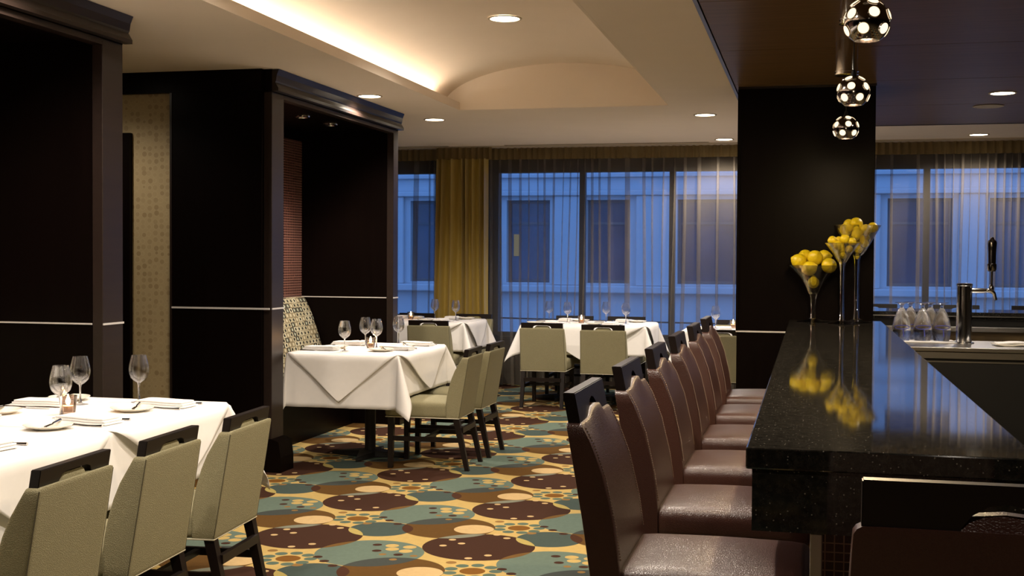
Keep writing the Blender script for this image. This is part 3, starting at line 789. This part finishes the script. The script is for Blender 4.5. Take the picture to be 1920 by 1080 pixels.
# ------------------------------------------------------------------ banquettes
def banquette(label, y0, y1):
    b = thing('banquette', label, 'banquette', (0, (y0+y1)/2, 0)); h = (y1-y0)/2
    prof = [(.46, -4.13), (.66, -4.145), (.80, -4.19), (.895, -4.222), (1.0, -4.265), (1.07, -4.30), (1.10, -4.325)]
    MB().rbox(0, 1, -h, h, .44, 1.10, .012, 10, lambda p: (lerp(ABK+.015, pw(prof, p.z), p.x), p.y, p.z)).build('backrest', 'banquette_pattern', b, angle=60)
    MB().rbox(ABK+.02, -3.80, -h, h, .36, .47, .03, 8).build('seat', 'chair_fabric', b, angle=60)
    MB().box(ABK+.02, -3.86, -h, h, 0, .36).build('base', 'espresso', b, smooth=False)
banquette('banquette with patterned backrest in the far alcove', a2y0+.005, a2y1-.01)
banquette('banquette with patterned backrest in the near alcove', a1y0+.005, a1y1-.01)

# ------------------------------------------------------------------ table ware
def make_glass():
    g = thing('wine_glass', 'x', 'wine glass')
    outer = [(.0315, .213), (.036, .195), (.042, .17), (.0445, .150), (.043, .130), (.036, .111), (.022, .097), (.009, .088)]
    inner = [(.0085, .091), (.021, .0995), (.0348, .1125), (.0418, .131), (.0433, .150), (.0408, .17), (.0348, .195), (.0303, .213)]
    MB().lathe(outer+[(0, .088)], 28).lathe([(0, .090)]+inner+[(.0315, .213)], 28).build('bowl', 'clear_glass', g, angle=60)
    MB().lathe([(.007, .089), (.0042, .075), (.0038, .04), (.005, .015), (.009, .0075)], 14).build('stem', 'stem_glass', g, angle=60)
    MB().lathe([(0, 0), (.034, 0), (.035, .0015), (.02, .0045), (.009, .008), (0, .009)], 28).build('foot', 'clear_glass', g, angle=60)
    return g
glass = Proto(make_glass)
def make_plate():
    p = MB().lathe([(0, .0), (.052, .0), (.056, .004), (.085, .013), (.0915, .0175), (.090, .0195), (.080, .016), (.055, .008), (.05, .006), (0, .006)], 36).build('bread_plate', 'plate', angle=50)
    return tag(p, 'x', 'plate')
plate = Proto(make_plate)
def make_knife():
    k = thing('butter_knife', 'x', 'knife')
    MB().prism([(-.10, -.005), (-.015, -.006), (0, -.004), (0, .004), (-.02, .0075), (-.075, .0095), (-.10, .004)], 'z', .0, .0022, .0006).build('blade', 'cutlery', k, smooth=False)
    MB().tube([(0, 0, .003), (.02, 0, .0035), (.06, 0, .0038), (.095, 0, .0042)], [.0032, .0042, .0046, .0056], 8).build('handle', 'cutlery', k)
    return k
knife = Proto(make_knife)
def make_fork():
    f = thing('dinner_fork', 'x', 'fork')
    MB().tube([(-.03, 0, .004), (.02, 0, .003), (.07, 0, .003), (.10, 0, .004)], [.0028, .0032, .004, .0055], 8).build('handle', 'cutlery', f)
    m = MB(); m.box(-.060, -.03, -.0105, .0105, .004, .006)
    for k in range(4): m.box(-.10, -.06, -.0105+k*.0062, -.0105+k*.0062+.0028, .004, .0058)
    m.build('tines', 'cutlery', f, smooth=False); return f
fork = Proto(make_fork)
def make_napkin():
    n = thing('napkin', 'x', 'napkin')
    for k, (w, l, z, off) in enumerate(((.060, .125, .0, 0), (.057, .121, .009, .004), (.054, .116, .018, .007))):
        MB().rbox(-l+off, l, -w, w, z, z+.0092, .0044, 6, lambda p: (p.x, p.y, p.z+.003*math.sin(p.x*22)*.6+.0018)).build('fold', 'linen', n, angle=60)
    return n
napkin = Proto(make_napkin)
def make_votive():
    c = thing('votive_candle', 'x', 'candle')
    o = [(0, 0), (.026, 0), (.030, .01), (.034, .045), (.037, .078)]; i = [(.0348, .078), (.0318, .045), (.028, .012), (0, .010)]
    MB().lathe(o+i, 24).build('cup', 'votive_glass', c, angle=60)
    MB().lathe([(0, .011), (.024, .011), (.027, .036), (0, .034)], 20).build('wax', 'wax', c)
    MB().lathe([(0, .036), (.008, .046), (.010, .056), (.0045, .072), (0, .084)], 10).build('flame', 'flame', c)
    l = bpy.data.lights.new('flame_light', 'POINT'); l.energy = 1.3; l.color = (1, .55, .2); l.shadow_soft_size = .01
    lo = bpy.data.objects.new('flame_light', l); COL.objects.link(lo); lo.parent = c; lo.location = (0, 0, .056)
    return c
votive = Proto(make_votive)
TZ = .7905
for o_, tb, (x, y) in ((1, 'long table', (-2.985, 4.50)), (2, 'booth table', (-3.10, 8.42)), (3, 'drape-side window table', (-4.13, 12.45)), (4, 'middle window table', (-2.26, 12.32)), (5, 'window table behind the pillar', (-.71, 11.95))):
    votive((x, y, TZ), 0, 'lit votive candle in a small smoky glass on the '+tb, 'votive candles')
def setting(tb, which, x, y, rz, g=(0.17, .15), pl_=( -.17, .02), full=True):
    """x, y napkin centre; local +x to the diner's right, local +y away from the diner"""
    c, s = math.cos(rz), math.sin(rz)
    W = lambda lx, ly: (x+c*lx-s*ly, y+s*lx+c*ly)
    on = ' on the '+tb+which
    napkin((*W(0, 0), TZ), rz+PI/2+random.uniform(-.12, .12), 'folded white napkin'+on, 'folded napkins')
    gx, gy = W(*g); glass((gx, gy, TZ), random.uniform(0, 6), 'empty wine glass'+on, 'wine glasses')
    px, py = W(*pl_); plate((px, py, TZ), 0, 'cream bread plate'+on, 'bread plates')
    a = rz+random.uniform(-.15, .15)
    knife((px+.02*s, py+.02*c, TZ+.019), a+.35, 'butter knife lying across a plate'+on, 'butter knives')
    kx, ky = W(.105, -.01); knife((kx, ky, TZ), rz+PI/2+PI, 'table knife'+on, 'table knives', (1.15, 1.15, 1))
    fx, fy = W(-.095, -.02); fork((fx, fy, TZ), rz-PI/2, 'dinner fork'+on, 'dinner forks')
R90 = PI/2
# diner faces -x on the chair side (rz = 90), +x on the banquette side (rz = -90)
setting('long table', ', chair side, window end', -2.74, 4.86, R90, (.10, .19), (-.19, .05))
setting('long table', ', chair side, second place', -2.755, 4.29, R90, (.10, .19), (-.19, .05))
setting('long table', ', chair side, third place', -2.75, 3.62, R90, (.10, .19), (-.19, .05))
setting('long table', ', window end, alcove side', -3.27, 4.74, -R90, (-.07, .14), (-.20, .0))
setting('long table', ', alcove side, second place', -3.27, 4.24, -R90, (.17, .2), (-.20, .0))
setting('booth table', ', passage end, chair side', -2.86, 8.30, R90, (.08, .18), (-.16, .06))
setting('booth table', ', window end, chair side', -2.85, 8.75, R90, (.09, .18), (-.16, .06))
setting('booth table', ', passage end, alcove side', -3.36, 8.13, -R90, (.07, .20), (-.17, .04))
setting('booth table', ', window end, alcove side', -3.36, 8.66, -R90, (.08, .16), (-.17, .04))
for x in (-2.52, -1.92):
    setting('middle window table', ', room side, '+('alcove' if x < -2.2 else 'bar')+' end', x, 12.08, 0, (.12, .22))
    setting('middle window table', ', curtain side, '+('alcove' if x < -2.2 else 'bar')+' end', x+.02, 12.69, PI, (.14, .16))
setting('drape-side window table', ', room side', -3.70, 12.14, 0, (.10, .20))
setting('drape-side window table', ', curtain side, drape end', -3.75, 12.7, PI, (.16, .10))
setting('drape-side window table', ', curtain side, alcove end', -4.32, 12.7, PI, (.12, .15))
setting('window table behind the pillar', ', room side', -.76, 11.58, 0, (-.11, .25), (-.22, .02))

# ------------------------------------------------------------------ the bar
BZ = 1.023
bc = thing('bar_counter', 'long black granite bar counter with a tiled base', 'bar counter', (.165, 5.9, 0))
MB().box(-.302, .325, -3.07, 3.06, BZ-.05, BZ, .004, 2).build('countertop', 'granite', bc, smooth=False)
MB().box(-.288, -.25, -3.055, 3.06, .83, BZ-.05).build('apron', 'granite', bc, smooth=False)
MB().box(-.25, .315, -3.055, -3.02, .83, BZ-.05).build('apron', 'granite', bc, smooth=False)
MB().box(-.125, .315, -2.86, 3.06, 0, BZ-.05).build('base', 'black', bc, smooth=False)
MB().box(-.135, -.125, -2.87, 3.06, .02, .83).build('tile_panel', 'mosaic', bc, smooth=False)
MB().box(-.125, .315, -2.87, -2.86, .02, .83).build('tile_panel', 'mosaic', bc, smooth=False)
MB().box(-.158, -.13, -3.05, -3.022, 0, .83, .003, 2).build('post', 'steel', bc, smooth=False)

ws = thing('bar_station', 'stainless steel work station between the bar counter and the far counter', 'work station', (1.9, 9.72, 0))
MB().box(-1.41, 1.2, -.42, .42, .796, .826, .004, 2).build('worktop', 'steel', ws, smooth=False)
MB().box(-1.41, 1.2, -.405, .405, .745, .79).build('drip_edge', 'steel', ws, smooth=False)
MB().box(-1.41, 1.2, -.38, .40, 0, .745).build('cabinet', 'black', ws, smooth=False)
MB().box(-1.41, 1.2, -.386, -.38, .715, .725).build('edge_strip', 'steel', ws, smooth=False)

fc = thing('far_counter', 'far granite bar counter with beige cabinet doors beneath', 'bar counter', (1.75, 11.1, 0))
MB().box(-1.30, 1.4, -.35, .35, .962, BZ, .004, 2).build('countertop', 'granite', fc, smooth=False)
MB().box(-1.30, 1.4, -.36, -.34, .985, .993).build('edge_strip', 'steel', fc, smooth=False)
MB().box(-1.30, 1.4, -.30, .30, .90, .962).build('shadow_gap', 'black', fc, smooth=False)
MB().box(-1.30, 1.4, -.40, -.30, .862, .905, .004, 2).build('steel_shelf', 'steel', fc, smooth=False)
MB().box(-1.30, 1.4, -.30, .30, 0, .862).build('carcass', 'beige_lacquer', fc, smooth=False)
for k in range(5):
    x = -1.22+k*.50
    o_ = MB(); o_.box(x+.02, x+.46, -.318, -.30, .1, .80, .003, 1); dd = o_.build('cabinet_door', 'beige_lacquer', fc, smooth=False)
    MB().box(x+.07, x+.41, -.323, -.318, .15, .75, .004, 1).build('raised_panel', 'beige_lacquer', dd, smooth=False)

tp = thing('beer_tap', 'chrome beer tap tower with a single tall handle on the work station', 'beer tap', (1.135, 9.80, .826))
MB().lathe([(0, 0), (.075, 0), (.075, .008), (.057, .012), (.057, .435), (.060, .438), (.060, .45), (.05, .455), (0, .456)], 28).build('tower', 'chrome', tp)
MB().tube([(.05, 0, .40), (.13, 0, .40), (.16, 0, .40)], [.020, .020, .014], 14).build('shank', 'chrome', tp)
fa = MB().tube([(.15, 0, .40), (.185, 0, .405), (.21, 0, .38), (.225, 0, .33)], [.014, .022, .014, .010], 12).build('faucet', 'chrome', tp)
MB().lathe([(.012, -.03), (.020, -.01), (.020, .01), (.012, .03)], 14, (.19, 0, .415)).build('collar', 'chrome', fa)
MB().tube([(.19, 0, .42), (.192, 0, .55)], [.010, .009], 10).build('lever', 'chrome', tp)
MB().lathe([(0, .54), (.026, .545), (.034, .56), (.034, .60), (.028, .605), (.030, .70), (.034, .76), (.030, .775), (.016, .785), (.012, .80), (0, .803)], 18, (.192, 0, 0)).build('handle', 'dark_chrome', tp)

mt = tag(MB().rbox(-.22, .22, -.16, .16, 0, .010, .004, 5).build('bar_mat', 'linen', loc=(.86, 9.90, .826)), 'white bar mat under the upturned goblets', 'mat')
def make_goblet():
    g = thing('beer_goblet', 'x', 'goblet')
    o = [(.066, 0), (.074, .03), (.080, .075), (.078, .11), (.066, .16), (.045, .21), (.022, .245)]
    MB().lathe(o+[(0, .25), (.020, .243), (.042, .208), (.063, .158), (.0755, .11), (.0775, .075), (.0715, .03), (.064, 0), (.066, 0)], 28).build('bowl', 'clear_glass', g, angle=60)
    MB().lathe([(.018, .243), (.014, .26), (.016, .272), (0, .272)], 16).build('stem', 'stem_glass', g, angle=60)
    MB().lathe([(.012, .27), (.03, .283), (.058, .290), (.058, .293), (0, .293)], 28).build('foot', 'clear_glass', g, angle=60)
    e = MB(); n = 28
    for k in range(n):       # blue oval hoop and stroke printed on the front of the bowl
        a0, a1 = 2*PI*k/n, 2*PI*(k+1)/n
        pts = []
        for a in (a0, a1):
            ang = -PI/2+.85*math.cos(a); z = .105+.014*math.sin(a); rr = .0800
            pts.append((rr*math.cos(ang), rr*math.sin(ang), z))
        e.tube(pts, .0030, 5)
    e.tube([(.0805*math.cos(-PI/2+.08), .0805*math.sin(-PI/2+.08), .09), (.078*math.cos(-PI/2+.16), .078*math.sin(-PI/2+.16), .035)], .005, 5)
    e.build('emblem', 'blue_print', g); return g
gob = Proto(make_goblet)
for x, y, lab in ((.69, 9.86, 'upturned beer goblet with a blue emblem, nearest the pillar'), (.845, 9.88, 'upturned beer goblet with a blue emblem, middle of the front row'), (.985, 9.90, 'upturned beer goblet with a blue emblem, nearest the beer tap')):
    gob((x, y, .836), 0, lab, 'upturned beer goblets', (.88, .88, 1))
for x, y, lab in ((.765, 10.01, 'nearer the pillar'), (.915, 10.03, 'nearer the beer tap')):
    gob((x, y, .836), .3, 'upturned beer goblet in the back row, '+lab, 'upturned beer goblets', (.88, .88, 1))
tw = thing('bar_towel', 'folded pale bar towel lying on the steel worktop beside the tap', 'towel', (1.46, 9.62, .826), .1)
MB().rbox(-.14, .14, -.09, .09, 0, .014, .006, 6, lambda p: (p.x, p.y, p.z+.004*math.sin(p.x*30)+.004)).build('fold', 'plate', tw)
MB().rbox(-.12, .15, -.08, .085, .014, .026, .005, 6, lambda p: (p.x, p.y, p.z+.004*math.sin(p.x*24+1)+.003)).build('fold', 'linen', tw)

# martini vases with lemons
def vase(label, x, y, prof_cone, stem_top, stem_r, foot_r, h):
    v = thing('martini_vase', label, 'vase', (x, y, BZ))
    th = .004
    outer = [(r, z) for r, z in prof_cone]
    inner = [(max(r-th, .002), z+th*.5) for r, z in prof_cone[::-1]]
    MB().lathe(outer+[(0, stem_top)], 36).lathe([(0, stem_top+.012)]+inner+[outer[0]], 36).build('bowl', 'vase_glass', v, angle=60)
    MB().lathe([(stem_r*1.5, stem_top+.01), (stem_r*1.05, stem_top-.03), (stem_r*.85, stem_top*.5), (stem_r, .03), (stem_r*1.7, .018)], 18).build('stem', 'stem_glass', v, angle=60)
    MB().lathe([(0, 0), (foot_r, 0), (foot_r, .003), (foot_r*.5, .012), (stem_r*1.6, .02), (0, .022)], 36).build('foot', 'stem_glass', v, angle=60)
    return v
vase('low wide martini vase piled with lemons on the bar', .025, 8.74, [(.185, .388), (.145, .352), (.10, .305), (.068, .26), (.048, .215), (.035, .19)], .19, .021, .11, .39)
vase('slender martini vase of small lemons, the smallest bowl', .211, 8.52, [(.116, .54), (.095, .515), (.065, .475), (.04, .435), (.026, .41)], .41, .016, .09, .54)
vase('tallest martini vase filled with lemons on the bar', .312, 8.74, [(.16, .665), (.13, .61), (.095, .55), (.06, .49), (.03, .455)], .455, .019, .11, .67)
def make_lemon():
    l = MB().lathe([(0, -1.18), (.14, -1.13), (.22, -1.02), (.5, -.86), (.78, -.58), (.95, -.25), (1, 0), (.95, .28), (.78, .6), (.5, .88), (.24, 1.03), (.12, 1.12), (0, 1.15)], 20).build('lemon', 'lemon_skin', angle=180)
    return tag(l, 'x', 'lemon')
lemon = Proto(make_lemon)
def pile(vx, vy, px0, py0, lab, grp, cone, rows):
    K = .00391
    P = [[(px-px0)*K, dy, (py0-pz)*K] for px, pz, dy, r in rows]; Rr = [r for *_, r in rows]
    for it in range(120):                 # push fruit apart until none overlaps
        for i in range(len(P)):
            for j in range(i):
                dv = Vector(P[i])-Vector(P[j]); need = (Rr[i]+Rr[j])*1.06-dv.length
                if need > 0:
                    dv = dv.normalized()*need*.5
                    for k in range(3): P[i][k] += dv[k]; P[j][k] -= dv[k]
        for p, r in zip(P, Rr):          # keep it inside the glass
            h = math.hypot(p[0], p[1]); lim = max(0, pw(cone, p[2])-r*1.12-.004)
            if h > lim: f_ = lim/h; p[0] *= f_; p[1] *= f_; p[2] += (h-lim)*.4
    for p, r in zip(P, Rr):
        o = lemon((vx+p[0], vy+p[1], BZ+p[2]), 0, lab, grp, (r, r, r))
        o.rotation_euler = (random.uniform(1.0, 2.1), random.uniform(-.4, .4), random.uniform(0, 6.28))
pile(.025, 8.74, 1525, 600, 'plump yellow lemon in the low wide vase', 'lemons in the low vase', [(.19, .035), (.215, .048), (.26, .068), (.305, .10), (.352, .145), (.388, .185), (.5, .215)],
     ((1501, 493, .02, .052), (1528, 488, .045, .054), (1550, 500, .0, .053), (1518, 506, -.08, .051), (1525, 531, 0, .040), (1511, 485, .12, .050), (1544, 488, .13, .050)))
pile(.211, 8.52, 1577, 603, 'small yellow lemon in the slender vase', 'lemons in the slender vase', [(.41, .026), (.435, .04), (.475, .065), (.515, .095), (.54, .116), (.65, .14)],
     ((1560, 460, 0, .030), (1569, 469, -.045, .030), (1580, 458, -.02, .032), (1593, 462, .04, .028), (1588, 475, 0, .026), (1578, 486, 0, .022), (1571, 460, .05, .028)))
pile(.312, 8.74, 1606, 601, 'yellow lemon in the tallest vase', 'lemons in the tallest vase', [(.455, .03), (.49, .06), (.55, .095), (.61, .13), (.665, .16), (.78, .185)],
     ((1588, 438, -.03, .044), (1602, 430, .03, .046), (1604, 448, -.07, .038), (1620, 438, -.02, .040), (1634, 436, .03, .036), (1606, 457, 0, .034), (1619, 452, .05, .034), (1622, 464, -.02, .028), (1609, 474, .0, .026), (1594, 430, .09, .040), (1612, 487, 0, .020)))

# ------------------------------------------------------------------ pendants
def make_pendant():
    p = thing('pendant_lamp', 'x', 'pendant lamp')
    zc = -.495; R = .070
    MB().lathe([(0, -.002), (.060, -.002), (.060, -.17), (.066, -.172), (.066, -.178), (.060, -.18), (.060, -.186), (.066, -.188), (.066, -.194), (.060, -.196), (0, -.20)], 28).build('canopy', 'chrome', p)
    MB().tube([(0, 0, -.20), (0, 0, zc+R*1.3)], .0022, 6).build('cord', 'black', p)
    MB().lathe([(0, zc+R*1.42), (.006, zc+R*1.4), (.016, zc+R*.97), (0, zc+R*.96)], 14).build('cap', 'black', p)
    n = 20; prof = []
    for k in range(n+1):
        a = PI/2-(PI/2+.95)*k/n; prof.append((max(R*math.cos(a), 1e-4), zc+R*math.sin(a)))
    inner = [(max(r-.002, 1e-4), z-.001) for r, z in prof[::-1]]
    MB().lathe(prof+inner, 36).build('globe', 'dark_chrome', p)
    dirs = []
    for el, cnt, off in ((.95, 4, .1), (.28, 6, .5), (-.42, 6, 0.02)):
        for k in range(cnt): dirs.append((el, 2*PI*k/cnt+off))
    for el, az in dirs:
        dvec = Vector((math.cos(el)*math.cos(az), math.cos(el)*math.sin(az), math.sin(el))); rot = dvec.to_track_quat('Z', 'Y')
        m = MB(); m.lathe([(0, .0030), (.010, .0026), (.0165, .0008), (.0175, -.001)], 18)
        for v in m.bm.verts: v.co = rot @ v.co + dvec*(R+.0006) + Vector((0, 0, zc))
        ln = m.build('lens', 'pendant_lens', p, angle=180)
        m = MB(); m.lathe([(.0172, 0), (.0172, .0018), (.0192, .0018), (.0196, -.001)], 18)
        for v in m.bm.verts: v.co = rot @ v.co + dvec*(R-.0002) + Vector((0, 0, zc))
        m.build('lens_ring', 'chrome', ln)
    MB().lathe([(0, -.028), (.014, -.024), (.02, -.008), (.018, .01), (.01, .022), (0, .024)], 14, (0, 0, zc)).build('bulb', 'bulb', p)
    l = bpy.data.lights.new('bulb_light', 'POINT'); l.energy = 26; l.color = (1, .74, .42); l.shadow_soft_size = .02
    lo = bpy.data.objects.new('bulb_light', l); COL.objects.link(lo); lo.parent = p; lo.location = (0, 0, zc-.05)
    return p
pend = Proto(make_pendant)
for x, y, rz, lab in ((.164, 4.0, .3, 'chrome globe pendant with round lenses above the near part of the bar'), (.178, 5.65, .9, 'chrome globe pendant with round lenses above the middle of the bar'), (.188, 7.2, 0.2, 'chrome globe pendant with round lenses in front of the pillar')):
    pend((x, y, CE-.012), rz, lab, 'globe pendants above the bar')
